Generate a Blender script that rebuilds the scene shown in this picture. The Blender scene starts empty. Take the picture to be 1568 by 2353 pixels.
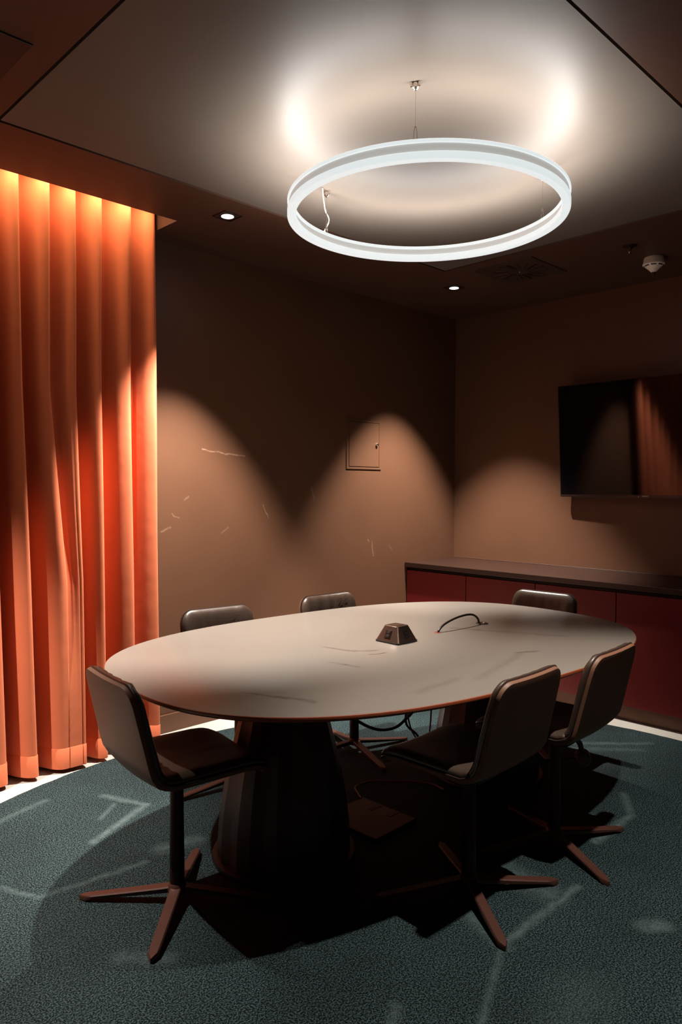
import bpy, bmesh, math, random
from mathutils import Vector, Matrix
random.seed(7)
C = bpy.context.scene.collection
PI = math.pi

# ------------------------------------------------------------------ camera, world, exposure
sc = bpy.context.scene
cam_d = bpy.data.cameras.new('camera')
cam = bpy.data.objects.new('camera', cam_d)
C.objects.link(cam)
cam_d.sensor_fit = 'HORIZONTAL'
cam_d.sensor_width = 36.0
cam_d.lens = 1687.52 / 1568.0 * 36.0
cam_d.clip_start = 0.02
r_ = Vector((0.7141436, -0.69998968, 0.00365549))
u_ = Vector((0.02166505, 0.02732216, 0.99939188))
f_ = Vector((0.69966388, 0.71363012, -0.03467725))
M = Matrix((r_, u_, -f_)).transposed().to_4x4()
M.translation = Vector((0, 0, 1.5))
cam.matrix_world = M
sc.camera = cam
world = bpy.data.worlds.new('world')
sc.world = world
world.use_nodes = True
world.node_tree.nodes['Background'].inputs[0].default_value = (0, 0, 0, 1)
world.node_tree.nodes['Background'].inputs[1].default_value = 0.0
sc.view_settings.view_transform = 'Standard'
sc.view_settings.look = 'None'
sc.view_settings.gamma = 1.0
sc.view_settings.exposure = 0.0
sc.view_settings.use_curve_mapping = False

RING_DOWN = 74.0     # whole ring, W
RING_UP = 98.0
SPOT_W = 930.0        # each downlight
COVE_W = 11.0
RING_COL = (1.0, 0.985, 0.95)
SPOT_COL = (1.0, 0.925, 0.83)

def lamp(name, kind, loc, energy, color, direction=(0, 0, -1), **kw):
    d = bpy.data.lights.new(name, kind)
    d.energy = energy
    d.color = color
    for k, v in kw.items():
        setattr(d, k, v)
    o = bpy.data.objects.new(name, d)
    C.objects.link(o)
    o.location = loc
    o.rotation_euler = Vector(direction).to_track_quat('-Z', 'Y').to_euler()
    return o

# light strip above the curtain in the ceiling slot
lamp('cove_light', 'AREA', (1.45, 3.66, 3.06), COVE_W, (1.0, 0.72, 0.42), (0, 0.45, -1), shape='RECTANGLE', size=1.35, size_y=0.03)

# ------------------------------------------------------------------ materials
def nt(name):
    m = bpy.data.materials.new(name)
    m.use_nodes = True
    t = m.node_tree
    return m, t, t.nodes['Principled BSDF']

def math_n(t, op, a, b=None, clamp=False):
    n = t.nodes.new('ShaderNodeMath'); n.operation = op; n.use_clamp = clamp
    for i, v in enumerate((a, b)):
        if v is None: continue
        if isinstance(v, (int, float)): n.inputs[i].default_value = v
        else: t.links.new(v, n.inputs[i])
    return n.outputs[0]

def mat(name, col, rough=0.5, metal=0.0, var=0.0, scale=5.0, bump=0.0, bscale=60.0, bdist=0.002, spec=0.5, coat=0.0, sheen=0.0):
    m, t, p = nt(name)
    p.inputs['Roughness'].default_value = rough
    p.inputs['Metallic'].default_value = metal
    p.inputs['Specular IOR Level'].default_value = spec
    p.inputs['Coat Weight'].default_value = coat
    p.inputs['Sheen Weight'].default_value = sheen
    tc = t.nodes.new('ShaderNodeTexCoord')
    if var:
        n = t.nodes.new('ShaderNodeTexNoise'); n.inputs['Scale'].default_value = scale; n.inputs['Detail'].default_value = 6
        t.links.new(tc.outputs['Object'], n.inputs['Vector'])
        mx = t.nodes.new('ShaderNodeMix'); mx.data_type = 'RGBA'
        mx.inputs[6].default_value = tuple(c * (1 - var) for c in col) + (1,)
        mx.inputs[7].default_value = tuple(min(1, c * (1 + var)) for c in col) + (1,)
        t.links.new(n.outputs['Fac'], mx.inputs[0]); t.links.new(mx.outputs[2], p.inputs['Base Color'])
    else:
        p.inputs['Base Color'].default_value = tuple(col) + (1,)
    if bump:
        n = t.nodes.new('ShaderNodeTexNoise'); n.inputs['Scale'].default_value = bscale; n.inputs['Detail'].default_value = 4
        t.links.new(tc.outputs['Object'], n.inputs['Vector'])
        b = t.nodes.new('ShaderNodeBump'); b.inputs['Strength'].default_value = bump; b.inputs['Distance'].default_value = bdist
        t.links.new(n.outputs['Fac'], b.inputs['Height']); t.links.new(b.outputs[0], p.inputs['Normal'])
    return m

def add_streaks(m, segs, axes, col, amount=0.6):
    """Scuffs and scratches: soft line segments in the material's object coordinates (two axes), mixed over the base."""
    t = m.node_tree; p = t.nodes['Principled BSDF']
    tc = t.nodes.new('ShaderNodeTexCoord')
    nz = t.nodes.new('ShaderNodeTexNoise'); nz.inputs['Scale'].default_value = 14; nz.inputs['Detail'].default_value = 3
    t.links.new(tc.outputs['Object'], nz.inputs['Vector'])
    sp = t.nodes.new('ShaderNodeSeparateXYZ'); t.links.new(tc.outputs['Object'], sp.inputs[0])
    wob = math_n(t, 'MULTIPLY', math_n(t, 'SUBTRACT', nz.outputs['Fac'], 0.5), 0.03)
    X = math_n(t, 'ADD', sp.outputs[axes[0]], wob); Y = math_n(t, 'ADD', sp.outputs[axes[1]], wob)
    total = None
    for (ax, ay, bx, by, w, s) in segs:
        dx, dy = bx - ax, by - ay; L2 = dx * dx + dy * dy
        px = math_n(t, 'SUBTRACT', X, ax); py = math_n(t, 'SUBTRACT', Y, ay)
        h = math_n(t, 'DIVIDE', math_n(t, 'ADD', math_n(t, 'MULTIPLY', px, dx), math_n(t, 'MULTIPLY', py, dy)), L2, True)
        ex = math_n(t, 'SUBTRACT', px, math_n(t, 'MULTIPLY', h, dx)); ey = math_n(t, 'SUBTRACT', py, math_n(t, 'MULTIPLY', h, dy))
        d = math_n(t, 'SQRT', math_n(t, 'ADD', math_n(t, 'MULTIPLY', ex, ex), math_n(t, 'MULTIPLY', ey, ey)))
        v = math_n(t, 'MULTIPLY', math_n(t, 'SUBTRACT', 1.0, math_n(t, 'DIVIDE', d, w), True), s)
        total = v if total is None else math_n(t, 'MAXIMUM', total, v)
    n2 = t.nodes.new('ShaderNodeTexNoise'); n2.inputs['Scale'].default_value = 45
    t.links.new(tc.outputs['Object'], n2.inputs['Vector'])
    total = math_n(t, 'MULTIPLY', total, math_n(t, 'MULTIPLY', n2.outputs['Fac'], 2 * amount), True)
    mx = t.nodes.new('ShaderNodeMix'); mx.data_type = 'RGBA'
    src = p.inputs['Base Color'].links[0].from_socket if p.inputs['Base Color'].links else None
    if src: t.links.new(src, mx.inputs[6])
    else: mx.inputs[6].default_value = p.inputs['Base Color'].default_value
    mx.inputs[7].default_value = tuple(col) + (1,)
    t.links.new(total, mx.inputs[0]); t.links.new(mx.outputs[2], p.inputs['Base Color'])

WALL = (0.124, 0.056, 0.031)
M_wall = mat('brown_wall_paint', WALL, 0.42, var=0.12, scale=2.2, bump=0.08, bscale=25, bdist=0.002, spec=0.35)
add_streaks(M_wall, [(2.605, 1.731, 2.932, 1.695, .007, 1), (3.088, 1.375, 3.137, 1.285, .006, .9), (2.39, 1.335, 2.40, 1.315, .006, .9),
                     (2.40, 1.315, 2.436, 1.305, .006, .7), (2.316, 1.229, 2.375, 1.248, .009, .6), (3.526, 1.493, 3.552, 1.399, .006, .7),
                     (4.161, 1.071, 4.177, .958, .007, .9), (4.112, 1.09, 4.128, 1.075, .006, .8), (2.47, 1.41, 2.50, 1.43, .008, .5),
                     (2.75, 1.20, 2.80, 1.23, .008, .4), (4.36, 1.03, 4.39, 1.0, .008, .4)], (0, 2), (0.40, 0.25, 0.17), 0.5)
M_wall2 = mat('brown_wall_paint_plain', WALL, 0.42, var=0.12, scale=2.2, bump=0.08, bscale=25, bdist=0.002, spec=0.35)
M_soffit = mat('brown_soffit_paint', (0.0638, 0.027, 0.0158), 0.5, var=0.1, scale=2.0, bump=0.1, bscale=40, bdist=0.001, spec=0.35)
M_panel = mat('satin_ceiling_panel', (0.12, 0.096, 0.0795), 0.5, var=0.06, scale=2.0, bump=0.12, bscale=350, bdist=0.0006, spec=0.18)
M_tile = mat('pale_floor_tile', (0.4464, 0.4176, 0.3744), 0.35, var=0.06, scale=3.0)
M_copper = mat('copper_brown_metal', (0.078, 0.03, 0.0204), 0.38, metal=0.35, var=0.1, scale=9, spec=0.5)
M_black = mat('black_plastic', (0.006, 0.005, 0.005), 0.45, var=0.05)
M_column = mat('dark_bronze_metal', (0.035, 0.013, 0.009), 0.4, metal=0.7)
M_leather = mat('dark_brown_leather', (0.045, 0.027, 0.0188), 0.40, var=0.2, scale=14, bump=0.35, bscale=180, bdist=0.001, spec=0.6)
M_shell = mat('brown_shell_leather', (0.153, 0.0663, 0.0365), 0.55, var=0.1, scale=6, bump=0.15, bscale=300, bdist=0.0006, spec=0.35)
M_pipe = mat('black_brown_piping', (0.03, 0.015, 0.011), 0.35)
M_table = mat('taupe_table_laminate', (0.182, 0.154, 0.132), 0.33, var=0.05, scale=2.5, bump=0.03, bscale=200, bdist=0.0004, spec=0.5)
SCUFFS = [(-1.013, -.281, -.95, -.40, .012, .8), (-.95, -.40, -.893, -.515, .022, .6), (-.346, .091, -.30, -.06, .014, .6), (-.316, -.034, -.218, -.106, .016, .7),
          (-.29, -.142, -.219, -.158, .010, 1), (-.51, -.135, -.465, -.267, .012, .6), (.216, -.522, .309, -.557, .018, .7), (.425, .018, .681, -.46, .022, .6),
          (-.25, -.685, .231, -.535, .03, .25), (-.548, -.659, -.312, -.634, .03, .25), (1.09, -.17, 1.098, -.45, .02, .4)]
add_streaks(M_table, SCUFFS, (0, 1), (0.07, 0.04, 0.028), 0.9)
M_edge = mat('red_brown_table_edge', (0.22, 0.045, 0.016), 0.4)
M_pedestal = mat('dark_red_pedestal', (0.038, 0.0045, 0.004), 0.42)
M_door = mat('dark_red_lacquer', (0.152, 0.0096, 0.0088), 0.42, var=0.06, scale=3, spec=0.4)
M_top = mat('dark_brown_worktop', (0.030, 0.012, 0.008), 0.36, var=0.15, scale=5)
M_kick = mat('bronze_toe_kick', (0.12, 0.05, 0.028), 0.38, metal=0.4, var=0.2, scale=9)
M_screen = mat('tv_screen_glass', (0.0012, 0.0013, 0.003), 0.05, spec=0.5)
M_bezel = mat('tv_bezel', (0.02, 0.01, 0.009), 0.28)
M_silver = mat('silver_logo', (0.6, 0.55, 0.52), 0.3, metal=0.6)
M_white = mat('white_plastic', (0.85, 0.78, 0.69), 0.45)
M_chrome = mat('polished_metal', (0.75, 0.68, 0.62), 0.18, metal=1.0)
M_steel = mat('brushed_steel', (0.12, 0.072, 0.052), 0.36, metal=0.8, bump=0.1, bscale=120)
M_cable = mat('black_cable', (0.02, 0.012, 0.010), 0.35)
M_redcable = mat('copper_red_cable', (0.25, 0.07, 0.045), 0.45)
M_vent = mat('brown_vent_metal', (0.035, 0.017, 0.012), 0.45)
M_hatch = mat('brown_floor_hatch', (0.096, 0.042, 0.027), 0.5, var=0.1)
M_ringbody = mat('white_ring_body', (0.75, 0.74, 0.72), 0.4)

def emis(name, col, s):
    m, t, p = nt(name)
    p.inputs['Base Color'].default_value = (0.6, 0.6, 0.6, 1)
    p.inputs['Emission Color'].default_value = tuple(col) + (1,)
    p.inputs['Emission Strength'].default_value = s
    return m
M_strip = emis('ring_light_strip', (0.80, 0.88, 0.89), 0.85)
M_body = emis('ring_light_body', (0.75, 0.74, 0.70), 0.45)
M_lens = emis('downlight_lens', (1.0, 0.97, 0.93), 3.0)

def curtain_mat():
    m, t, p = nt('orange_curtain_cloth')
    p.inputs['Roughness'].default_value = 0.85
    p.inputs['Specular IOR Level'].default_value = 0.15
    p.inputs['Sheen Weight'].default_value = 0.25
    p.inputs['Sheen Tint'].default_value = (1, 0.5, 0.3, 1)
    tc = t.nodes.new('ShaderNodeTexCoord')
    n = t.nodes.new('ShaderNodeTexNoise'); n.inputs['Scale'].default_value = 400; n.inputs['Detail'].default_value = 3
    t.links.new(tc.outputs['Object'], n.inputs['Vector'])
    mx = t.nodes.new('ShaderNodeMix'); mx.data_type = 'RGBA'
    mx.inputs[6].default_value = (0.56, 0.130, 0.058, 1); mx.inputs[7].default_value = (0.66, 0.172, 0.078, 1)
    t.links.new(n.outputs['Fac'], mx.inputs[0]); t.links.new(mx.outputs[2], p.inputs['Base Color'])
    b = t.nodes.new('ShaderNodeBump'); b.inputs['Strength'].default_value = 0.25; b.inputs['Distance'].default_value = 0.001
    n3 = t.nodes.new('ShaderNodeTexNoise'); n3.inputs['Scale'].default_value = 7; n3.inputs['Detail'].default_value = 2
    t.links.new(tc.outputs['Object'], n3.inputs['Vector'])
    t.links.new(n.outputs['Fac'], b.inputs['Height'])
    b2 = t.nodes.new('ShaderNodeBump'); b2.inputs['Strength'].default_value = 0.12; b2.inputs['Distance'].default_value = 0.02
    t.links.new(n3.outputs['Fac'], b2.inputs['Height']); t.links.new(b.outputs[0], b2.inputs['Normal'])
    t.links.new(b2.outputs[0], p.inputs['Normal'])
    return m
M_curtain = curtain_mat()

def rug_mat():
    m, t, p = nt('teal_cut_pile_carpet')
    p.inputs['Roughness'].default_value = 0.62
    p.inputs['Specular IOR Level'].default_value = 0.08
    p.inputs['Sheen Weight'].default_value = 0.0; p.inputs['Sheen Roughness'].default_value = 0.45; p.inputs['Sheen Tint'].default_value = (0.8, 0.95, 0.95, 1)
    tc = t.nodes.new('ShaderNodeTexCoord')
    def noise(sc_, det, rough=0.5):
        n = t.nodes.new('ShaderNodeTexNoise'); n.inputs['Scale'].default_value = sc_; n.inputs['Detail'].default_value = det; n.inputs['Roughness'].default_value = rough
        t.links.new(tc.outputs['Object'], n.inputs['Vector']); return n.outputs['Fac']
    fine = noise(185, 2, 0.6); mid = noise(6, 4); big = noise(1.6, 3)
    r = t.nodes.new('ShaderNodeValToRGB')
    r.color_ramp.elements[0].position = 0.45; r.color_ramp.elements[0].color = (0.001, 0.003, 0.0035, 1)
    r.color_ramp.elements[1].position = 0.60; r.color_ramp.elements[1].color = (0.042, 0.070, 0.074, 1)
    t.links.new(fine, r.inputs[0])
    # brushed pile: patches where the pile lies over and looks lighter
    k = math_n(t, 'ADD', math_n(t, 'MULTIPLY', mid, 0.35), math_n(t, 'MULTIPLY', big, 0.9))
    rr = t.nodes.new('ShaderNodeMapRange'); rr.inputs['From Min'].default_value = 0.45; rr.inputs['From Max'].default_value = 0.85
    rr.inputs['To Min'].default_value = 0.8; rr.inputs['To Max'].default_value = 1.3
    t.links.new(k, rr.inputs['Value'])
    mx = t.nodes.new('ShaderNodeVectorMath'); mx.operation = 'SCALE'
    t.links.new(r.outputs[0], mx.inputs[0]); t.links.new(rr.outputs[0], mx.inputs['Scale'])
    t.links.new(mx.outputs[0], p.inputs['Base Color'])
    b = t.nodes.new('ShaderNodeBump'); b.inputs['Strength'].default_value = 0.9; b.inputs['Distance'].default_value = 0.005
    t.links.new(fine, b.inputs['Height']); t.links.new(b.outputs[0], p.inputs['Normal'])
    return m
M_rug = rug_mat()
add_streaks(M_rug, [(1.02, 3.30, 1.40, 3.42, .03, .35), (1.62, 3.28, 1.72, 3.05, .03, .5), (1.72, 3.05, 1.38, 2.88, .03, .6), (1.50, 3.06, 1.62, 3.16, .02, .4),
                    (1.05, 2.62, 1.45, 2.58, .025, .35), (.93, 2.86, 1.05, 2.62, .02, .4), (2.52, 1.30, 2.02, 1.30, .025, .5), (2.02, 1.30, 2.10, 1.55, .05, .35),
                    (2.42, 1.55, 2.40, 1.35, .10, .35), (2.02, 1.30, 1.25, 0.95, .02, .3), (1.55, 1.35, 1.0, 1.0, .03, .3), (2.9, 1.42, 3.25, 1.42, .03, .5),
                    (3.25, 1.42, 3.45, 1.55, .03, .4), (2.45, 1.02, 2.5, .98, .05, .55), (2.75, .78, 2.80, .74, .04, .5), (1.62, .62, 1.85, .60, .07, .45),
                    (1.85, .60, 2.05, .62, .09, .2), (2.75, .78, 2.35, .80, .02, .3), (4.25, 1.75, 3.9, 2.1, .03, .4), (3.6, 2.3, 4.1, 1.75, .04, .25),
                    (1.55, 2.63, 1.70, 2.60, .06, .4), (1.2, 2.0, 1.1, 2.1, .05, .3), (2.0, 1.0, 1.6, .9, .15, .12)], (0, 1), (0.10, 0.135, 0.135), 0.9)

# ------------------------------------------------------------------ mesh helpers
def finish(name, bm, material, parent=None, smooth=False, bevel=0.0, seg=2, angle=40):
    bmesh.ops.recalc_face_normals(bm, faces=bm.faces)
    me = bpy.data.meshes.new(name)
    bm.to_mesh(me); bm.free()
    o = bpy.data.objects.new(name, me)
    C.objects.link(o)
    mats = material if isinstance(material, (list, tuple)) else [material]
    for m in mats: me.materials.append(m)
    if smooth:
        for p in me.polygons: p.use_smooth = True
        me.set_sharp_from_angle(angle=math.radians(angle))
    if parent: o.parent = parent
    if bevel:
        b = o.modifiers.new('bevel', 'BEVEL'); b.width = bevel; b.segments = seg; b.limit_method = 'ANGLE'; b.angle_limit = math.radians(35)
        b.harden_normals = False
    return o

def tag(o, label, cat, group=None, kind=None):
    o['label'] = label; o['category'] = cat
    if group: o['group'] = group
    if kind: o['kind'] = kind
    return o

def structure(o, label=None):
    o['kind'] = 'structure'
    if label: o['label'] = label
    return o

def empty(name, loc, rz=0):
    o = bpy.data.objects.new(name, None); C.objects.link(o)
    o.empty_display_size = 0.1
    o.location = loc; o.rotation_euler = (0, 0, rz)
    return o

def box(bm, x0, x1, y0, y1, z0, z1):
    vs = [bm.verts.new((x, y, z)) for z in (z0, z1) for y in (y0, y1) for x in (x0, x1)]
    for f in ((0, 1, 3, 2), (4, 6, 7, 5), (0, 4, 5, 1), (2, 3, 7, 6), (0, 2, 6, 4), (1, 5, 7, 3)):
        bm.faces.new([vs[i] for i in f])
    return vs

def bridge(bm, a, b, close=True):
    n = len(a)
    for i in range(n if close else n - 1):
        bm.faces.new((a[i], a[(i + 1) % n], b[(i + 1) % n], b[i]))

def lathe(bm, prof, seg=32, cx=0, cy=0, cz=0, cap0=True, cap1=True, off=0.0):
    rings = []
    for r, z in prof:
        rings.append([bm.verts.new((cx + r * math.cos(off + 2 * PI * k / seg), cy + r * math.sin(off + 2 * PI * k / seg), cz + z)) for k in range(seg)])
    for a, b in zip(rings, rings[1:]): bridge(bm, a, b)
    if cap0: bm.faces.new(rings[0][::-1])
    if cap1: bm.faces.new(rings[-1])

def tube(bm, pts, r, seg=10, cap=True):
    pts = [Vector(p) for p in pts]
    rings = []; up = Vector((0, 0, 1))
    prev = None
    for i, p in enumerate(pts):
        d = (pts[min(i + 1, len(pts) - 1)] - pts[max(i - 1, 0)]).normalized()
        if prev is None:
            a = d.cross(up)
            if a.length < 1e-3: a = d.cross(Vector((1, 0, 0)))
            a.normalize()
        else:
            a = (prev - d * prev.dot(d)).normalized()
        prev = a; b = d.cross(a)
        rr = r[i] if isinstance(r, (list, tuple)) else r
        rings.append([bm.verts.new(p + (a * math.cos(2 * PI * k / seg) + b * math.sin(2 * PI * k / seg)) * rr) for k in range(seg)])
    for a, b in zip(rings, rings[1:]): bridge(bm, a, b)
    if cap:
        bm.faces.new(rings[0][::-1]); bm.faces.new(rings[-1])

def spline(pts, n=8):
    """Catmull-Rom through the points"""
    P = [Vector(p) for p in pts]; P = [P[0] * 2 - P[1]] + P + [P[-1] * 2 - P[-2]]
    out = []
    for i in range(1, len(P) - 2):
        for k in range(n):
            t = k / n
            out.append(0.5 * ((2 * P[i]) + (P[i + 1] - P[i - 1]) * t + (2 * P[i - 1] - 5 * P[i] + 4 * P[i + 1] - P[i + 2]) * t * t + (3 * P[i] - P[i - 1] - 3 * P[i + 1] + P[i + 2]) * t ** 3))
    out.append(P[-2])
    return out

def se(a, b, n, th, cx, cy, cnt=128):
    """superellipse outline"""
    out = []
    for k in range(cnt):
        t = 2 * PI * k / cnt; c, s = math.cos(t), math.sin(t)
        X = a * abs(c) ** (2 / n) * (1 if c >= 0 else -1); Y = b * abs(s) ** (2 / n) * (1 if s >= 0 else -1)
        out.append((cx + X * math.cos(th) - Y * math.sin(th), cy + X * math.sin(th) + Y * math.cos(th)))
    return out

# ------------------------------------------------------------------ room shell
X0, Y0, H = 5.215, 3.9, 2.95
XN, YN, HT = -1.3, -1.3, 3.2
SX0, SX1, SY0 = 0.72, 2.205, 3.54          # curtain slot in the ceiling
PX0, PX1, PY0, PY1 = 1.097, 4.0, 1.122, 3.09    # recessed centre panel
bm = bmesh.new(); box(bm, XN, X0, YN, Y0, -0.1, 0)
structure(finish('floor', bm, M_tile), 'pale tiled floor showing as a bright strip round the carpet')
bm = bmesh.new(); box(bm, XN - .1, X0 + .1, Y0, Y0 + .1, -0.1, HT)
structure(finish('wall_left', bm, M_wall), 'scuffed brown wall behind the two far chairs, with the access panel')
bm = bmesh.new(); box(bm, X0, X0 + .1, YN - .1, Y0, -0.1, HT)
structure(finish('wall_right', bm, M_wall2), 'brown wall that carries the television above the red cabinets')
bm = bmesh.new(); box(bm, XN - .1, XN, YN - .1, Y0, -0.1, HT)
structure(finish('wall_rear', bm, M_wall2), 'brown wall out of view at the left')
bm = bmesh.new(); box(bm, XN, X0, YN - .1, YN, -0.1, HT)
structure(finish('wall_front', bm, M_wall2), 'brown wall out of view behind the camera')
# ceiling: soffit with a rectangular opening for the panel and a slot for the curtain
bm = bmesh.new()
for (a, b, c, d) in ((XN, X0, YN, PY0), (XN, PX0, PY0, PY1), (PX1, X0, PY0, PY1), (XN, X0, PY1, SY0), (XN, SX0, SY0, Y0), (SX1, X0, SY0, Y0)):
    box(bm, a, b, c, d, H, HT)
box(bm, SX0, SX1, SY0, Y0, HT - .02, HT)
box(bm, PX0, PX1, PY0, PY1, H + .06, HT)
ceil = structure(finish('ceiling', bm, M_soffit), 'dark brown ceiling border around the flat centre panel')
g = 0.013
bm = bmesh.new(); box(bm, PX0 + g, PX1 - g, PY0 + g, PY1 - g, H + .002, H + .06)
finish('centre_panel', bm, M_panel, ceil)
# baseboard
bm = bmesh.new(); box(bm, 2.0, 4.568, Y0 - .012, Y0, 0, 0.112)
structure(finish('baseboard_left', bm, M_wall2, bevel=0.004), 'low brown baseboard along the foot of the left wall')

# ------------------------------------------------------------------ carpet
bm = bmesh.new()
out = se(2.271, 1.95, 2.0, 0, 2.166, 1.768, 220)
rings = []
for s, z in ((1.0, 0.0), (1.0, 0.006), (0.996, 0.011), (0.7, 0.011), (0.35, 0.011)):
    rings.append([bm.verts.new((2.166 + (x - 2.166) * s + (random.uniform(-.003, .003) if s > .99 else 0), 1.768 + (y - 1.768) * s + (random.uniform(-.003, .003) if s > .99 else 0), z)) for x, y in out])
for a, b in zip(rings, rings[1:]): bridge(bm, a, b)
bm.faces.new(rings[-1]); bm.faces.new(rings[0][::-1])
tag(finish('carpet', bm, M_rug), 'large oval teal-grey pile carpet lying under the conference table', 'carpet')
RZ = 0.011

# ------------------------------------------------------------------ curtain
ridx = {0.0: [0.78, 0.93, 1.10, 1.342, 1.493, 1.648, 1.744, 1.868, 2.039, 2.190], 1.0: [0.75, 0.90, 1.05, 1.324, 1.471, 1.652, 1.743, 1.864, 2.038, 2.191],
        2.0: [0.76, 0.92, 1.14, 1.308, 1.441, 1.58, 1.718, 1.859, 2.034, 2.192], 3.0: [0.78, 0.95, 1.16, 1.299, 1.437, 1.59, 1.728, 1.873, 2.042, 2.192]}
def ridges(z):
    k = min(int(z), 2); t = z - k
    a, b = ridx[float(k)], ridx[float(k + 1)]
    return [p + (q - p) * t for p, q in zip(a, b)]
# plan of one fold from ridge edge to ridge edge: (along, depth), 0 = front, 1 = back; it curls under behind each ridge
FOLD = [Vector((x, d, 0)) for x, d in ((0, .34), (-.09, .70), (-.05, .94), (.07, 1.0), (.22, .88), (.38, .55), (.55, .22), (.72, .05), (.86, .0), (.96, .10), (1.0, .34))]
FOLDS = spline(FOLD, 4)[:-1]
gap_top = [1, 1, 1, .95, 1, .95, 1, 1, .95]
gap_bot = [1, 1, 1, 1.05, 1.15, .35, 1.1, .95, .9]
def curtain_row(z, off=0.0):
    R_ = ridges(min(z, 3.0)); out = []; q = max(0.0, 1 - z / 3.12)
    yf = 3.728 - .030 * q ** 1.2
    for i in range(len(R_) - 1):
        dep = (.105 + .05 * q) * (gap_top[i] + (gap_bot[i] - gap_top[i]) * q ** 1.5)
        wdt = R_[i + 1] - R_[i]
        m0 = .95 * min(1, q * 1.15) ** 1.6 if i == 5 else 0.0; m1 = .95 * min(1, q * 1.15) ** 1.6 if i == 4 else 0.0   # one pleat runs out towards the floor
        for f in FOLDS:
            x = R_[i] + wdt * f.x if f.x >= 0 else R_[i] + .15 * f.x * max(0, min(1, (dep - .06) / .04)) * (1 - m0)
            k = min(1.0, max(0.0, f.x)) if f.x > .5 else 0
            base = .34 * (.105 + .05 * q)
            d = base + (f.y - .34) / .66 * (dep - base) if f.y > .34 and f.x < .7 else f.y * (.105 + .05 * q)
            if f.x < .72: d *= 1 - m0
            if f.x > .86: d *= 1 - m1
            out.append(Vector((x + .004 * math.sin(2.2 * z + i * 1.7) * (f.x > .3) * (1 - f.x), yf + d + .003 * math.sin(3 * z + i * 2.1), z)))
    out.append(Vector((R_[-1], yf + .34 * (.105 + .05 * q), z)))
    out.append(Vector((R_[-1] - .008, yf + .6 * (.105 + .05 * q), z)))
    if off:
        res = []
        for i, p in enumerate(out):
            t = out[min(i + 1, len(out) - 1)] - out[max(i - 1, 0)]
            n_ = Vector((t.y, -t.x, 0)); n_.normalize(); res.append(p + n_ * off)
        out = res
    return out
bm = bmesh.new()
ZB, ZT, NZ = 0.022, 3.12, 60
rows = [[bm.verts.new(v) for v in curtain_row(ZB + (ZT - ZB) * j / NZ)] for j in range(NZ + 1)]
for a, b in zip(rows, rows[1:]): bridge(bm, a, b, False)
cur = finish('curtain', bm, M_curtain, smooth=True, angle=180)
so = cur.modifiers.new('solid', 'SOLIDIFY'); so.thickness = 0.002; so.offset = -1
tag(cur, 'floor-length orange curtain hanging in folds at the left', 'curtain')
bm = bmesh.new()
zh = 0.128
lo = [bm.verts.new(v) for v in curtain_row(.024, .003)]
hi = [bm.verts.new(v) for v in curtain_row(zh, .003)]
h2 = [bm.verts.new(v + Vector((0, 0, .004))) for v in curtain_row(zh, -.0005)]
bridge(bm, lo, hi, False); bridge(bm, hi, h2, False)
finish('hem', bm, M_curtain, cur, smooth=True, angle=50)
bm = bmesh.new(); box(bm, SX0 + .02, SX1 - .02, 3.765, 3.80, 3.125, 3.18)
tag(finish('curtain_track', bm, M_black), 'curtain rail up in the ceiling slot above the orange curtain', 'curtain rail')

# ------------------------------------------------------------------ access panel on the left wall
ap = empty('access_panel', (4.066, Y0, 1.82))
tag(ap, 'small square brown utility hatch with a round lock on the left wall', 'wall hatch')
bm = bmesh.new()
w, h = .191, .187; w2, h2_ = .168, .172
for (a, b, c, d) in ((-w, w, -h, -h2_), (-w, w, h2_, h), (-w, -w2, -h2_, h2_), (w2, w, -h2_, h2_)):
    box(bm, a, b, -.006, 0, c, d)
finish('frame', bm, M_wall2, ap)
bm = bmesh.new(); box(bm, -w2 + .004, w2 - .004, -.008, 0, -h2_ + .004, h2_ - .004)
dr = finish('door', bm, M_wall2, ap, bevel=0.002)
bm = bmesh.new(); lathe(bm, [(.011, 0), (.011, .010), (.008, .014)], 20)
bm.transform(Matrix.Translation((.135, -.008, .005)) @ Matrix.Rotation(PI / 2, 4, 'X'))
finish('lock', bm, M_chrome, dr, smooth=True)

# ------------------------------------------------------------------ red cabinets along the right wall
ys = [3.892, 3.303, 2.712, 2.122, 1.532, 0.942]
names = ['red cabinet against the left wall, first of the row in the corner', 'red cabinet second from the corner, behind the far end of the table',
         'red cabinet third from the corner, behind the chair in front of it', 'red cabinet at the right edge, under the television']
CF = 4.57
for i in range(4):
    y1, y0 = ys[i], ys[i + 1]
    cab = empty('cabinet', (4.88, (y0 + y1) / 2, 0))
    tag(cab, names[i], 'cabinet', 'row of red cabinets under the worktop')
    hw = (y1 - y0) / 2
    bm = bmesh.new(); box(bm, CF + .022 - 4.88, X0 - .012 - 4.88, -hw + .001, hw - .001, .095, .838)
    finish('carcass', bm, M_black, cab)
    bm = bmesh.new(); box(bm, CF - 4.88, CF + .019 - 4.88, -hw + .003, hw - .003, .10, .822)
    finish('door', bm, M_door, cab, bevel=0.001)
    bm = bmesh.new(); box(bm, 4.605 - 4.88, 4.63 - 4.88, -hw, hw, 0.0, .095)
    finish('toe_kick', bm, M_kick, cab)
bm = bmesh.new(); box(bm, CF + .002, CF + .012, 3.8925, 3.899, .10, .822)
tag(finish('filler_strip', bm, M_steel), 'thin pale strip closing the gap between corner cabinet and left wall', 'trim strip')
bm = bmesh.new(); box(bm, 4.55, X0 - .004, .95, 3.897, .848, .886)
wt = tag(finish('worktop', bm, M_top, bevel=0.002), 'long dark brown worktop running over the red cabinets', 'worktop')
bm = bmesh.new(); tube(bm, [(X0 - .006, .95, .888), (X0 - .006, 3.892, .888)], .005, 8)
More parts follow.
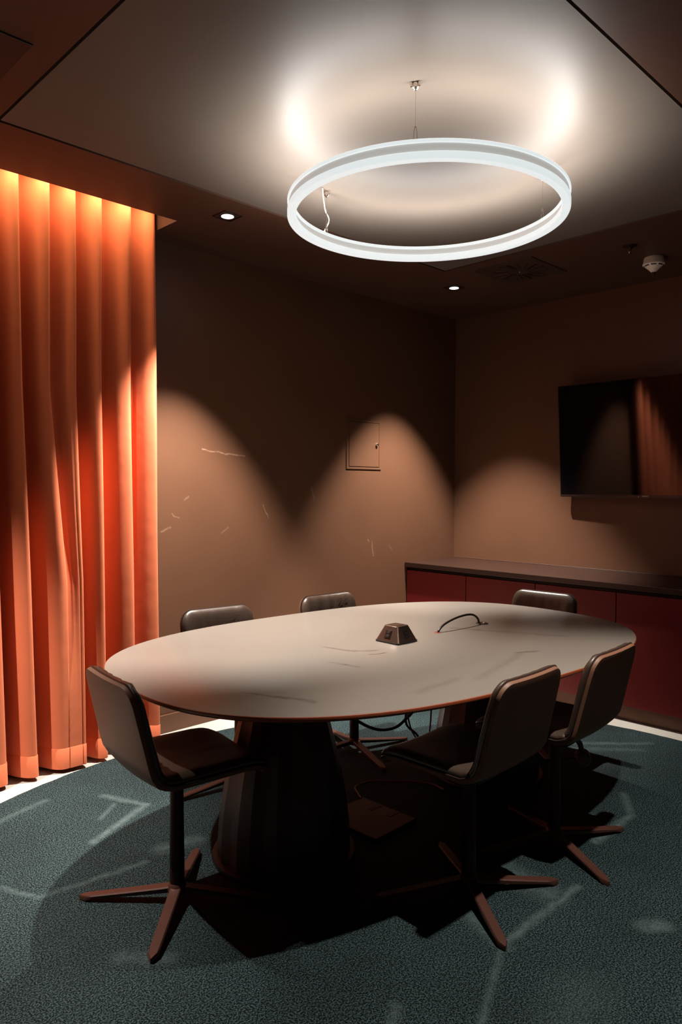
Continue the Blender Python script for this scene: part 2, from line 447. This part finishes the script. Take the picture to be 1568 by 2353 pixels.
finish('sealant_bead', bm, M_soffit, wt, smooth=True)

# ------------------------------------------------------------------ television
tv = empty('television', (5.065, 2.10, 1.845)); tv.rotation_euler = (0, math.radians(-4.0), math.radians(-2.4))
tag(tv, 'large black wall-mounted television reflecting the orange curtain', 'television')
TW, THh = 1.47, .835
bm = bmesh.new(); box(bm, 0.0, .028, -TW / 2, TW / 2, -THh / 2, THh / 2)
finish('bezel', bm, M_bezel, tv, bevel=0.003)
bm = bmesh.new(); box(bm, -.0012, 0.0, -TW / 2 + .007, TW / 2 - .007, -THh / 2 + .020, THh / 2 - .007)
finish('screen', bm, M_screen, tv)
bm = bmesh.new(); box(bm, .028, .058, -.38, .38, -.28, .20)
finish('rear_housing', bm, M_black, tv, bevel=0.01)
bm = bmesh.new(); box(bm, .058, .120, -.20, .20, -.16, .12)
finish('wall_bracket', bm, M_black, tv)
cu = bpy.data.curves.new('logo', 'FONT'); cu.body = 'SONY'; cu.size = 0.0145; cu.extrude = 0.0003; cu.align_x = 'CENTER'; cu.align_y = 'CENTER'; cu.space_character = 1.25
tmp = bpy.data.objects.new('logo_text', cu); C.objects.link(tmp)
bpy.context.view_layer.update()
me = bpy.data.meshes.new_from_object(tmp.evaluated_get(bpy.context.evaluated_depsgraph_get()))
bpy.data.objects.remove(tmp)
lg = bpy.data.objects.new('logo', me); C.objects.link(lg); me.materials.clear(); me.materials.append(M_silver); lg.parent = tv
# text x -> world -y, text y -> z, text normal -> -x
lg.matrix_local = Matrix(((0, 0, -1, -.0006), (-1, 0, 0, .07), (0, 1, 0, -THh / 2 + .0105), (0, 0, 0, 1)))
bm = bmesh.new(); lathe(bm, [(.003, 0), (.003, .001)], 10); bm.transform(Matrix.Translation((0, .12, -THh / 2 + .006)) @ Matrix.Rotation(-PI / 2, 4, 'Y'))
finish('status_light', bm, M_silver, tv)

# ------------------------------------------------------------------ conference table
TZ = 0.795
TC = (2.530, 2.224)
tb = empty('conference_table', (TC[0], TC[1], 0), -0.063)
tag(tb, 'large oval taupe conference table on two dark tapered pedestals', 'table')
bm = bmesh.new()
prof = [(-.030, TZ - .022), (-.012, TZ - .020), (-.001, TZ - .012), (0, TZ - .008), (-.0015, TZ - .0015), (-.004, TZ)]
rr = [[bm.verts.new((x, y, z)) for x, y in se(1.289 + d, .850 + d, 2.593, 0, 0, 0, 200)] for d, z in prof]
for a, b in zip(rr, rr[1:]): bridge(bm, a, b)
ft = bm.faces.new(rr[-1]); fb = bm.faces.new(rr[0][::-1])
for f in bm.faces:
    f.material_index = 1
ft.material_index = 0
finish('tabletop', bm, [M_table, M_edge], tb, smooth=True, angle=35)
for k, px in enumerate((-.655, .655)):
    bm = bmesh.new()
    P = [(.150, TZ - .021), (.163, .67), (.188, .56), (.214, .46), (.238, .36), (.256, .26), (.268, .16), (.273, .06), (.272, .03)]
    seg = 10
    rings = []
    for r0, z in P:
        ring = []
        for s in range(seg):                       # softly rounded flutes between flat facets
            for q in (-.32, 0, .32):
                a_ = 2 * PI * (s + q) / seg
                rad = r0 * (math.cos(PI / seg) / math.cos(abs(q) * PI / seg * 1.0)) if q == 0 else r0 * .992
                ring.append(bm.verts.new((rad * math.cos(a_), rad * math.sin(a_), z)))
        rings.append(ring)
    for a, b in zip(rings, rings[1:]): bridge(bm, a, b)
    bm.faces.new(rings[0]); bm.faces.new(rings[-1][::-1])
    bm.transform(Matrix.Translation((px + .025, 0, 0)))
    ped = finish('pedestal', bm, M_pedestal, tb, smooth=True, angle=12)
    bm = bmesh.new(); lathe(bm, [(.29, RZ), (.292, .02), (.288, .030), (.26, .034)], 48, px + .025, 0, 0)
    finish('base_plate', bm, M_black, ped, smooth=True)

def cable(name, pts, r, m, label, cat='cable', n=8, group=None):
    bm = bmesh.new(); tube(bm, spline(pts, n), r, 8)
    return tag(finish(name, bm, m, smooth=True, angle=60), label, cat, group)

# power block on the table
pb = empty('power_block', (2.518, 2.203, TZ), 0.0); pb.scale = (.93, .93, .93)
tag(pb, 'bronze pyramid-shaped power outlet block in the middle of the table', 'power outlet')
def pyr(bm, hb, ht, z0, z1, r=.016, n=5):
    def rr_(h, rad):
        o = []
        for sx, sy, a0 in ((1, 1, 0), (-1, 1, PI / 2), (-1, -1, PI), (1, -1, 1.5 * PI)):
            for k in range(n + 1):
                a_ = a0 + PI / 2 * k / n
                o.append((sx * (h - rad) + rad * math.cos(a_), sy * (h - rad) + rad * math.sin(a_)))
        return o
    a = [bm.verts.new((x, y, z0)) for x, y in rr_(hb, r)]
    b = [bm.verts.new((x, y, z1)) for x, y in rr_(ht, r * .8)]
    bridge(bm, a, b); bm.faces.new(b); bm.faces.new(a[::-1])
bm = bmesh.new(); pyr(bm, .075, .043, .007, .080)
finish('housing', bm, M_steel, pb, smooth=True, bevel=0.0015, angle=30)
bm = bmesh.new(); pyr(bm, .076, .0765, 0.0, .008)
finish('base_gasket', bm, M_black, pb, smooth=True, angle=30)
sl = math.atan2(.032, .073)
def on_face(side, u, v, d=0.0):
    """matrix for a plate on a sloping face; side 'x-' or 'y-'"""
    t = (v - .007) / .073; off = .075 - .032 * t + d
    if side == 'y-': return Matrix.Translation((u, -off, v)) @ Matrix.Rotation(-sl, 4, 'X')
    return Matrix.Translation((-off, u, v)) @ Matrix.Rotation(-PI / 2, 4, 'Z') @ Matrix.Rotation(-sl, 4, 'X')
def plate(side, u, v, w, h, d, m, name, parent, t=.002):
    bm = bmesh.new(); box(bm, -w / 2, w / 2, -t, .002, -h / 2, h / 2)
    bm.transform(on_face(side, u, v, d)); return finish(name, bm, m, parent, bevel=0.0006)
so_ = plate('y-', 0.0, .041, .034, .040, 0, M_black, 'socket', pb)
for (u, v, w, h) in ((-.006, .051, .004, .007), (.008, .044, .003, .010), (-.001, .031, .004, .009)):
    plate('y-', u, v, w, h, .0032, M_chrome, 'contact', so_, .001)
sw = plate('x-', 0.0, .041, .036, .042, 0, M_column, 'switch_plate', pb)
plate('x-', 0.0, .050, .020, .013, .002, M_black, 'rocker', sw)
plate('x-', 0.0, .033, .020, .013, .002, M_black, 'rocker', sw)
bm = bmesh.new(); box(bm, -.026, .026, -.026, .026, .0798, .0815)
finish('top_lid', bm, M_steel, pb, bevel=0.001)
# arched cable and grommets
cable('table_cable', [(2.813, 2.192, TZ - .005), (2.819, 2.192, TZ + .012), (2.862, 2.193, TZ + .034), (2.950, 2.194, TZ + .052), (3.043, 2.194, TZ + .058), (3.103, 2.193, TZ + .050), (3.140, 2.192, TZ + .026), (3.150, 2.191, TZ - .005)],
      .0055, M_cable, 'short black cable arching out of and back into the tabletop')
bm = bmesh.new()
lathe(bm, [(.016, 0), (.030, 0), (.032, .002), (.029, .0045), (.018, .0045), (.016, .002)], 28, 0, 0, 0, False, False)
gm = finish('cable_grommet', bm, M_steel, smooth=True, angle=50); gm.location = (3.163, 2.182, TZ)
tag(gm, 'round metal cable grommet at the far foot of the arching cable', 'cable grommet', 'cable outlets in the tabletop')
bm = bmesh.new()
lathe(bm, [(.009, -.0), (.020, 0), (.0205, .001), (.019, .0016), (.010, .0016)], 24, 0, 0, 0, False, False)
gm2 = finish('cable_grommet', bm, M_redcable, smooth=True, angle=50); gm2.location = (2.807, 2.195, TZ)
tag(gm2, 'small orange-rimmed cable hole at the near foot of the arching cable', 'cable grommet', 'cable outlets in the tabletop')
# floor box cover and cables below the table
fh = empty('floor_hatch', (2.36, 2.215, RZ), 0.02)
tag(fh, 'square brown floor box cover on the carpet between the pedestals', 'floor box')
bm = bmesh.new(); box(bm, -.135, .135, -.155, .165, 0.0, .012)
finish('cover', bm, M_hatch, fh, bevel=0.002)
for (x, y) in ((.09, .05), (.10, -.05)):
    bm = bmesh.new(); box(bm, x - .035, x + .035, y - .012, y + .012, .010, .0135)
    finish('cable_flap', bm, M_black, fh, bevel=0.001)
cable('floor_cable', [(2.47, 2.375, .027), (2.50, 2.43, .030), (2.56, 2.50, .020), (2.66, 2.50, .017), (2.74, 2.43, .017), (2.82, 2.34, .017), (2.86, 2.26, .017), (2.85, 2.18, .017)],
      .004, M_redcable, 'thin copper-coloured cable looping over the carpet from the floor box')
cable('hanging_cable', [(3.10, 2.47, .768), (3.0, 2.45, .40), (2.86, 2.45, .29), (2.74, 2.45, .275), (2.60, 2.45, .32), (2.40, 2.43, .45), (2.25, 2.42, .60), (2.20, 2.42, .768)],
      .0075, M_cable, 'thick black cable sagging in a loop below the tabletop')
cable('hanging_cable', [(2.97, 2.50, .768), (2.95, 2.50, .40), (2.95, 2.51, .25), (3.04, 2.52, .17), (3.14, 2.53, .08), (3.24, 2.52, .019)],
      .0065, M_cable, 'black cable dropping from the tabletop to the carpet by the far pedestal')
cable('hanging_cable', [(2.76, 2.38, .768), (2.81, 2.38, .35), (2.89, 2.38, .20), (2.94, 2.38, .165), (2.98, 2.38, .20), (3.0, 2.38, .35), (3.01, 2.38, .768)],
      .0042, M_redcable, 'thin reddish cable hanging in a narrow loop under the tabletop')

# ------------------------------------------------------------------ chairs
def path(s):
    """shell centre line; s in metres from the middle of the bend: negative = seat (towards the front), positive = back. returns x, z, nx, nz (normal to the sitter)"""
    rb, lean = .085, math.radians(13)
    arc = rb * (PI / 2 - lean)
    cx, cz = -.105, .500 + rb
    half = arc / 2
    if s < -half:                     # seat
        d = -s - half
        x = cx + d; z = cz - rb
        ang = PI / 2
        if d > .27:                   # waterfall front edge
            e = d - .27; rf = .16; th = e / rf
            x = cx + .27 + rf * math.sin(th); z = cz - rb - rf * (1 - math.cos(th)); ang = PI / 2 - th
        return x, z, math.cos(ang), math.sin(ang)
    if s > half:
        d = s - half
        a = -(PI / 2) - (PI / 2 - lean)
        bx, bz = cx + rb * math.cos(a), cz + rb * math.sin(a)
        tx, tz = -math.sin(lean), math.cos(lean)
        return bx + tx * d, bz + tz * d, math.cos(lean), math.sin(lean)
    t = (s + half) / arc
    a = -(PI / 2) - (PI / 2 - lean) * t
    return cx + rb * math.cos(a), cz + rb * math.sin(a), -math.cos(a), -math.sin(a)

def rrect(w0, w1, h, r0, r1, n=8, m=10):
    """rounded outline, width w0 at the bottom (v=0), w1 at the top (v=h)"""
    pts = []
    def wid(v): return w0 + (w1 - w0) * v / h
    for k in range(m): pts.append((-w0 / 2 + r0 + (w0 - 2 * r0) * k / m, 0))
    for k in range(n): a = -PI / 2 + PI / 2 * k / n; pts.append((wid(r0) / 2 - r0 + r0 * math.cos(a), r0 + r0 * math.sin(a)))
    for k in range(m): v = r0 + (h - r0 - r1) * k / m; pts.append((wid(v) / 2, v))
    for k in range(n): a = PI / 2 * k / n; pts.append((wid(h) / 2 - r1 + r1 * math.cos(a), h - r1 + r1 * math.sin(a)))
    for k in range(m): pts.append((w1 / 2 - r1 - (w1 - 2 * r1) * k / m, h))
    for k in range(n): a = PI / 2 + PI / 2 * k / n; pts.append((-wid(h) / 2 + r1 + r1 * math.cos(a), h - r1 + r1 * math.sin(a)))
    for k in range(m): v = h - r1 - (h - r0 - r1) * k / m; pts.append((-wid(v) / 2, v))
    for k in range(n): a = PI + PI / 2 * k / n; pts.append((-wid(r0) / 2 + r0 + r0 * math.cos(a), r0 + r0 * math.sin(a)))
    return pts

def slab(outline, s0, h, prof, rings_in=(.9, .78, .64, .5, .36, .22, .1), wrinkle=0.0, dish=0.0, flip=1, seed=0):
    """closed padded slab along the path. prof: list of (scale, depth) from rear centre round the rim to the front"""
    bm = bmesh.new()
    cu_, cv = 0.0, h / 2
    rnd = random.Random(seed); ph = [rnd.uniform(0, 6) for _ in range(4)]
    def place(u, v, d, k):
        x, z, nx, nz = path(s0 + flip * v)
        if wrinkle and k:
            e = max(0.0, min(1.0, v / h))
            d += wrinkle * k * math.sin(u * 95 + ph[0] + 1.5 * math.sin(u * 17 + ph[1])) * (0.3 + math.sin(v * 9 + ph[2]) ** 2) * (0.4 + 0.6 * e)
        d += dish * (u / .23) ** 2
        return bm.verts.new((x + nx * d, u, z + nz * d))
    rings = []
    for sc_, dep, k in prof:
        rings.append([place(cu_ + (u - cu_) * sc_, cv + (v - cv) * sc_, dep, k) for u, v in outline])
    for a, b in zip(rings, rings[1:]): bridge(bm, a, b)
    for ring, (sc_, dep, k) in ((rings[0], prof[0]), (rings[-1], prof[-1])):
        c = place(cu_, cv, dep, k)
        n = len(ring)
        for i in range(n): bm.faces.new((ring[i], ring[(i + 1) % n], c))
    return bm

def edge_tube(outline, s0, h, depth, r, dish=0.0, flip=1):
    bm = bmesh.new(); pts = []
    for u, v in outline:
        x, z, nx, nz = path(s0 + flip * v); d = depth + dish * (u / .23) ** 2
        pts.append((x + nx * d, u, z + nz * d))
    pts.append(pts[0])
    tube(bm, pts, r, 6, False)
    return bm

SH = [(s, -.016, 0) for s in (.1, .3, .5, .7, .85, .96)] + [(.984, -.0155, 0), (.996, -.010, 0), (1.0, -.001, 0), (.97, 0.0, 0), (.6, 0, 0), (.2, 0, 0)]
CU = [(s, .001, 0) for s in (.2, .6, .9)] + [(.965, .001, 0), (.985, .006, 0), (.990, .013, .2), (.975, .020, .6), (.94, .026, 1), (.88, .031, 1), (.80, .033, 1), (.70, .033, 1), (.58, .032, .9), (.42, .031, .7), (.26, .030, .5), (.1, .029, .3)]
BACK_H, SEAT_H = .374, .468
o_back = rrect(.440, .408, BACK_H, .03, .062)
o_seat = rrect(.445, .43, SEAT_H, .03, .085)
B0, S0 = -.02, .02
mesh_cache = {}
def chair(base, heading, swivel, label, knob=False, seed=0):
    t = empty('conference_chair', (base[0], base[1], RZ), heading)
    tag(t, label, 'chair', 'brown leather swivel chairs around the oval table')
    def part(name, key, build, m, parent, smooth=True, angle=50, bevel=0.0):
        if key in mesh_cache:
            o = mesh_cache[key].copy(); C.objects.link(o); o.parent = parent; return o
        o = finish(name, build(), m, parent, smooth=smooth, angle=angle, bevel=bevel)
        mesh_cache[key] = o
        return o
    bk = part('backrest', 'backshell', lambda: slab(o_back, B0, BACK_H, SH, dish=.012), M_shell, t)
    cb_ = finish('back_cushion', slab(o_back, B0, BACK_H, CU, wrinkle=.0030, dish=.012, seed=seed), M_leather, bk, smooth=True, angle=60)
    part('piping', 'backpipe', lambda: edge_tube(o_back, B0, BACK_H, .0015, .0042, .012), M_pipe, bk)
    st = part('seat', 'seatshell', lambda: slab(o_seat, S0, SEAT_H, SH, dish=.014, flip=-1), M_shell, t)
    part('seat_cushion', 'seatcushion', lambda: slab(o_seat, S0, SEAT_H, CU, wrinkle=.0012, dish=.014, flip=-1, seed=3), M_leather, st)
    part('piping', 'seatpipe', lambda: edge_tube(o_seat, S0, SEAT_H, .0015, .0042, .014, -1), M_pipe, st)
    def col():
        bm = bmesh.new(); lathe(bm, [(.027, .040), (.0265, .10), (.024, .38), (.024, .445)], 28); return bm
    part('column', 'column', col, M_column, t)
    def mech():
        bm = bmesh.new(); box(bm, -.085, .10, -.065, .065, .440, .475); return bm
    part('seat_mount', 'mount', mech, M_black, t, smooth=False, bevel=0.006)
    def hubm():
        bm = bmesh.new(); lathe(bm, [(.02, .030), (.034, .036), (.036, .050), (.030, .066), (.027, .070)], 28); return bm
    part('hub', 'hub', hubm, M_copper, t)
    def legm():
        bm = bmesh.new(); rings = []
        N = 14; L = .352
        for i in range(N + 1):
            q = i / N; x = .012 + (L - .012) * q
            w = .0205 - .003 * q
            if q > .9: w *= math.sqrt(max(0.02, 1 - ((q - .9) / .1) ** 2))
            zt = .062 - .044 * q ** 0.9; zb = zt - (.020 - .010 * q)
            if i == N: zb = zt - .006
            if q > .86: zb = max(0.0, zb - .012 * (q - .86) / .14)
            b = .004
            rings.append([bm.verts.new(v) for v in ((x, -w, zb), (x, w, zb), (x, w, zt - b), (x, w - b * min(1, w / .01), zt), (x, -w + b * min(1, w / .01), zt), (x, -w, zt - b))])
        for a, b in zip(rings, rings[1:]): bridge(bm, a, b)
        bm.faces.new(rings[0][::-1]); bm.faces.new(rings[-1])
        return bm
    for k in range(4):
        l = part('leg', 'leg', legm, M_copper, t, angle=30)
        l.rotation_euler = (0, 0, math.radians(swivel) - heading + k * PI / 2)
    if knob:
        bm = bmesh.new()
        # turning knob of the tilt mechanism below the rear right of the seat
        lathe(bm, [(.012, -.034), (.026, -.032), (.031, -.024), (.032, -.006), (.029, 0.0), (.027, .004), (.031, .008), (.032, .026), (.027, .033), (.012, .035)], 24)
        bm.transform(Matrix.Translation((-.075, -.105, .352)) @ Matrix.Rotation(PI / 2, 4, 'X') @ Matrix.Rotation(.5, 4, 'Y'))
        kb = finish('tilt_knob', bm, M_copper, t, smooth=True, angle=40); kb['label'] = 'round glossy tilt knob under the seat'
        bm = bmesh.new(); tube(bm, [(-.06, -.06, .445), (-.072, -.085, .415), (-.075, -.10, .372)], .011, 10)
        finish('knob_arm', bm, M_black, kb, smooth=True)
        bm = bmesh.new(); tube(bm, [(-.05, -.08, .350), (.02, .02, .352), (.06, .09, .355)], .004, 8)
        finish('lever', bm, M_black, t, smooth=True)
    return t

R = math.radians
chair((1.396, 2.258), R(-6), 45, 'brown leather swivel chair at the left end of the table, nearest the camera', seed=1)
chair((2.196, 1.562), R(91), 55, 'brown leather swivel chair in the foreground, its back to the camera', seed=2)
chair((2.758, 1.534), R(93), 64, 'brown leather swivel chair with a round tilt knob, right of the foreground chair', knob=True, seed=3)
chair((2.172, 2.932), R(-97.5), 172, 'brown leather swivel chair behind the table, next to the curtain', seed=4)
chair((2.935, 2.880), R(-93), 72, 'brown leather swivel chair behind the table, below the wall hatch', seed=5)
chair((3.74, 2.28), R(-177), 55, 'brown leather swivel chair behind the table, in front of the red cabinets', seed=6)

# ------------------------------------------------------------------ ring pendant
RC = (2.56, 2.082)
pend = empty('ring_pendant', (RC[0], RC[1], 2.72))
tag(pend, 'large glowing white ring lamp hanging over the table on three wires', 'pendant lamp')
def torus_rect(R0, R1, z0, z1, m, name, b=.004):
    bm = bmesh.new(); seg = 128; rings = []
    for (r, z) in ((R0, z0), (R1, z0), (R1, z1), (R0, z1)):
        rings.append([bm.verts.new((r * math.cos(2 * PI * k / seg), r * math.sin(2 * PI * k / seg), z)) for k in range(seg)])
    rings.append(rings[0])
    for a, c in zip(rings, rings[1:]): bridge(bm, a, c)
    return finish(name, bm, m, pend, smooth=True, bevel=b, angle=40)
torus_rect(.586, .604, -.016, .014, M_body, 'ring_body', 0)
torus_rect(.580, .611, .014, .028, M_strip, 'upper_light_strip')
torus_rect(.574, .611, -.044, -.016, M_strip, 'lower_light_strip')
for wa in (215.2, 94.3, 334.3):
    v = Vector((math.cos(math.radians(wa)), math.sin(math.radians(wa)))) * .595
    lx, ly = v.x, v.y
    bm = bmesh.new(); tube(bm, [(lx, ly, .075), (lx, ly, .222)], .0011, 6)
    wr = finish('suspension_wire', bm, M_chrome, pend)
    bm = bmesh.new()
    for s in (-1, 1):
        q = Vector((-v.y, v.x)).normalized() * s
        tube(bm, [(lx + q.x * .002, ly + q.y * .002, .078), (lx + q.x * .006, ly + q.y * .006, .055), (lx + q.x * .007, ly + q.y * .007, .026)], .0018, 6)
    finish('wire_fork', bm, M_chrome, wr, smooth=True)
    bm = bmesh.new(); lathe(bm, [(.004, .205), (.012, .214), (.012, .2305)], 16, lx, ly)
    for k in range(3):
        a_ = 2 * PI * k / 3 + .5
        lathe(bm, [(.004, .216), (.005, .2305)], 8, lx + .017 * math.cos(a_), ly + .017 * math.sin(a_))
    finish('ceiling_mount', bm, M_chrome, pend, smooth=True)
v = Vector((math.cos(math.radians(94.3)), math.sin(math.radians(94.3)))) * .595
bm = bmesh.new(); tube(bm, spline([(v.x - .045, v.y - .02, .2305), (v.x - .03, v.y - .01, .19), (v.x - .004, v.y + .004, .14), (v.x + .012, v.y - .006, .10), (v.x + .004, v.y, .065), (v.x - .014, v.y + .008, .026)], 6), .0028, 8)
finish('power_cord', bm, M_white, pend, smooth=True)
NR = 30
for k in range(NR):
    a_ = 2 * PI * (k + .5) / NR
    lx, ly = RC[0] + .593 * math.cos(a_), RC[1] + .593 * math.sin(a_)
    lamp('ring_lamp_down', 'SPOT', (lx, ly, 2.676), RING_DOWN / NR, RING_COL, (0, 0, -1), spot_size=R(160), spot_blend=1.0, shadow_soft_size=0.0)
for k in range(NR * 2):
    a_ = PI * k / NR
    lamp('ring_lamp_up', 'SPOT', (RC[0] + .596 * math.cos(a_), RC[1] + .596 * math.sin(a_), 2.750), RING_UP / (2 * NR), RING_COL, (0, 0, 1), spot_size=R(170), spot_blend=.5, shadow_soft_size=0.0)

# ------------------------------------------------------------------ ceiling fittings
def downlight(x, y, label, power=1.0, lit=True):
    t = empty('downlight', (x, y, H)); tag(t, label, 'ceiling light', 'square recessed ceiling downlights')
    bm = bmesh.new(); a, b = .058, .050
    for (p, q, r, s) in ((-a, a, -a, -b), (-a, a, b, a), (-a, -b, -b, b), (b, a, -b, b)): box(bm, p, q, r, s, -.003, 0)
    finish('frame', bm, M_column, t)
    bm = bmesh.new(); lathe(bm, [(.049, -.0035), (.049, -.0015)], 4, off=PI / 4)
    finish('baffle', bm, M_black, t)
    bm = bmesh.new()
    lathe(bm, [(.030, -.006), (.034, -.0045), (.034, -.0035)], 24)
    finish('lens', bm, M_lens if lit else M_black, t, smooth=True)
    if lit:
        lamp('downlight_lamp', 'SPOT', (x, y, H - .012), SPOT_W * power, SPOT_COL, (0, 0, -1), spot_size=R(73), spot_blend=.52, shadow_soft_size=0.02)
downlight(2.358, 3.284, 'lit square downlight in the ceiling beside the top of the curtain')
downlight(4.365, 3.284, 'lit square downlight in the ceiling near the room corner', .78)
downlight(2.362, .826, 'square downlight barely in view at the upper right edge of the ceiling', .42)
downlight(.358, 3.284, 'square downlight out of view, in line with the one by the curtain', .7)

vt = empty('ceiling_vent', (4.342, 2.722, H)); tag(vt, 'square brown swirl air vent in the ceiling behind the ring lamp', 'air vent')
bm = bmesh.new(); box(bm, -.225, .225, -.225, .225, -.006, 0)
finish('plate', bm, M_vent, vt, bevel=0.002)
for k in range(18):
    bm = bmesh.new(); box(bm, .07, .18, -.007, .007, -.0095, -.0055)
    bm.transform(Matrix.Rotation(2 * PI * k / 18, 4, 'Z') @ Matrix.Translation((0, .02, 0)) @ Matrix.Rotation(.25, 4, 'X'))
    finish('vane', bm, M_vent if k % 3 else M_column, vt)
bm = bmesh.new(); lathe(bm, [(.006, -.010), (.010, -.008), (.010, -.006)], 14); finish('screw', bm, M_chrome, vt, smooth=True)
vt2 = empty('ceiling_vent', (.775, 2.70, H)); tag(vt2, 'dark square air vent in the ceiling at the upper left corner', 'air vent')
bm = bmesh.new(); box(bm, -.225, .225, -.225, .225, -.006, 0); finish('plate', bm, M_black, vt2, bevel=0.002)
for k in range(18):
    bm = bmesh.new(); box(bm, .07, .18, -.007, .007, -.0095, -.0055)
    bm.transform(Matrix.Rotation(2 * PI * k / 18, 4, 'Z') @ Matrix.Translation((0, .02, 0)) @ Matrix.Rotation(.25, 4, 'X'))
    finish('vane', bm, M_black, vt2)

sp = empty('fire_sprinkler', (4.358, 1.975, H)); tag(sp, 'small bronze fire sprinkler head in the ceiling beside the smoke detector', 'sprinkler')
bm = bmesh.new(); lathe(bm, [(.020, -.010), (.040, -.004), (.042, 0)], 28); finish('escutcheon', bm, M_column, sp, smooth=True)
bm = bmesh.new(); lathe(bm, [(.007, -.030), (.010, -.022), (.010, -.008)], 14); finish('body', bm, M_copper, sp, smooth=True)
bm = bmesh.new()
for s in (-1, 1): tube(bm, [(s * .009, 0, -.022), (s * .011, 0, -.035), (s * .004, 0, -.048)], .0018, 6)
finish('frame_arms', bm, M_chrome, sp)
bm = bmesh.new(); lathe(bm, [(.013, -.052), (.013, -.0495)], 16); finish('deflector', bm, M_copper, sp)

sm = empty('smoke_detector', (4.687, 1.968, H)); tag(sm, 'white cone-shaped smoke detector on the ceiling at the right', 'smoke detector')
bm = bmesh.new(); lathe(bm, [(.066, -.040), (.062, -.030), (.060, -.008), (.056, 0)], 40); finish('base', bm, M_white, sm, smooth=True)
bm = bmesh.new(); lathe(bm, [(.014, -.092), (.030, -.074), (.048, -.058), (.052, -.055), (.0655, -.046), (.0665, -.040)], 40); hd = finish('sensor_head', bm, M_white, sm, smooth=True)
bm = bmesh.new(); lathe(bm, [(.004, -.108), (.012, -.104), (.015, -.092)], 20); finish('tip', bm, M_copper, sm, smooth=True)
for k in range(8):
    bm = bmesh.new(); rings = []
    for i in range(7):
        a_ = 2 * PI * (k + .15 + .7 * i / 6) / 8
        rings.append([bm.verts.new((r * math.cos(a_), r * math.sin(a_), z)) for r, z in ((.0545, -.0565), (.0600, -.0525), (.0585, -.0490), (.0530, -.0530))])
    for a, b in zip(rings, rings[1:]): bridge(bm, a, b)
    bm.faces.new(rings[0][::-1]); bm.faces.new(rings[-1]); finish('slot', bm, M_black, hd)
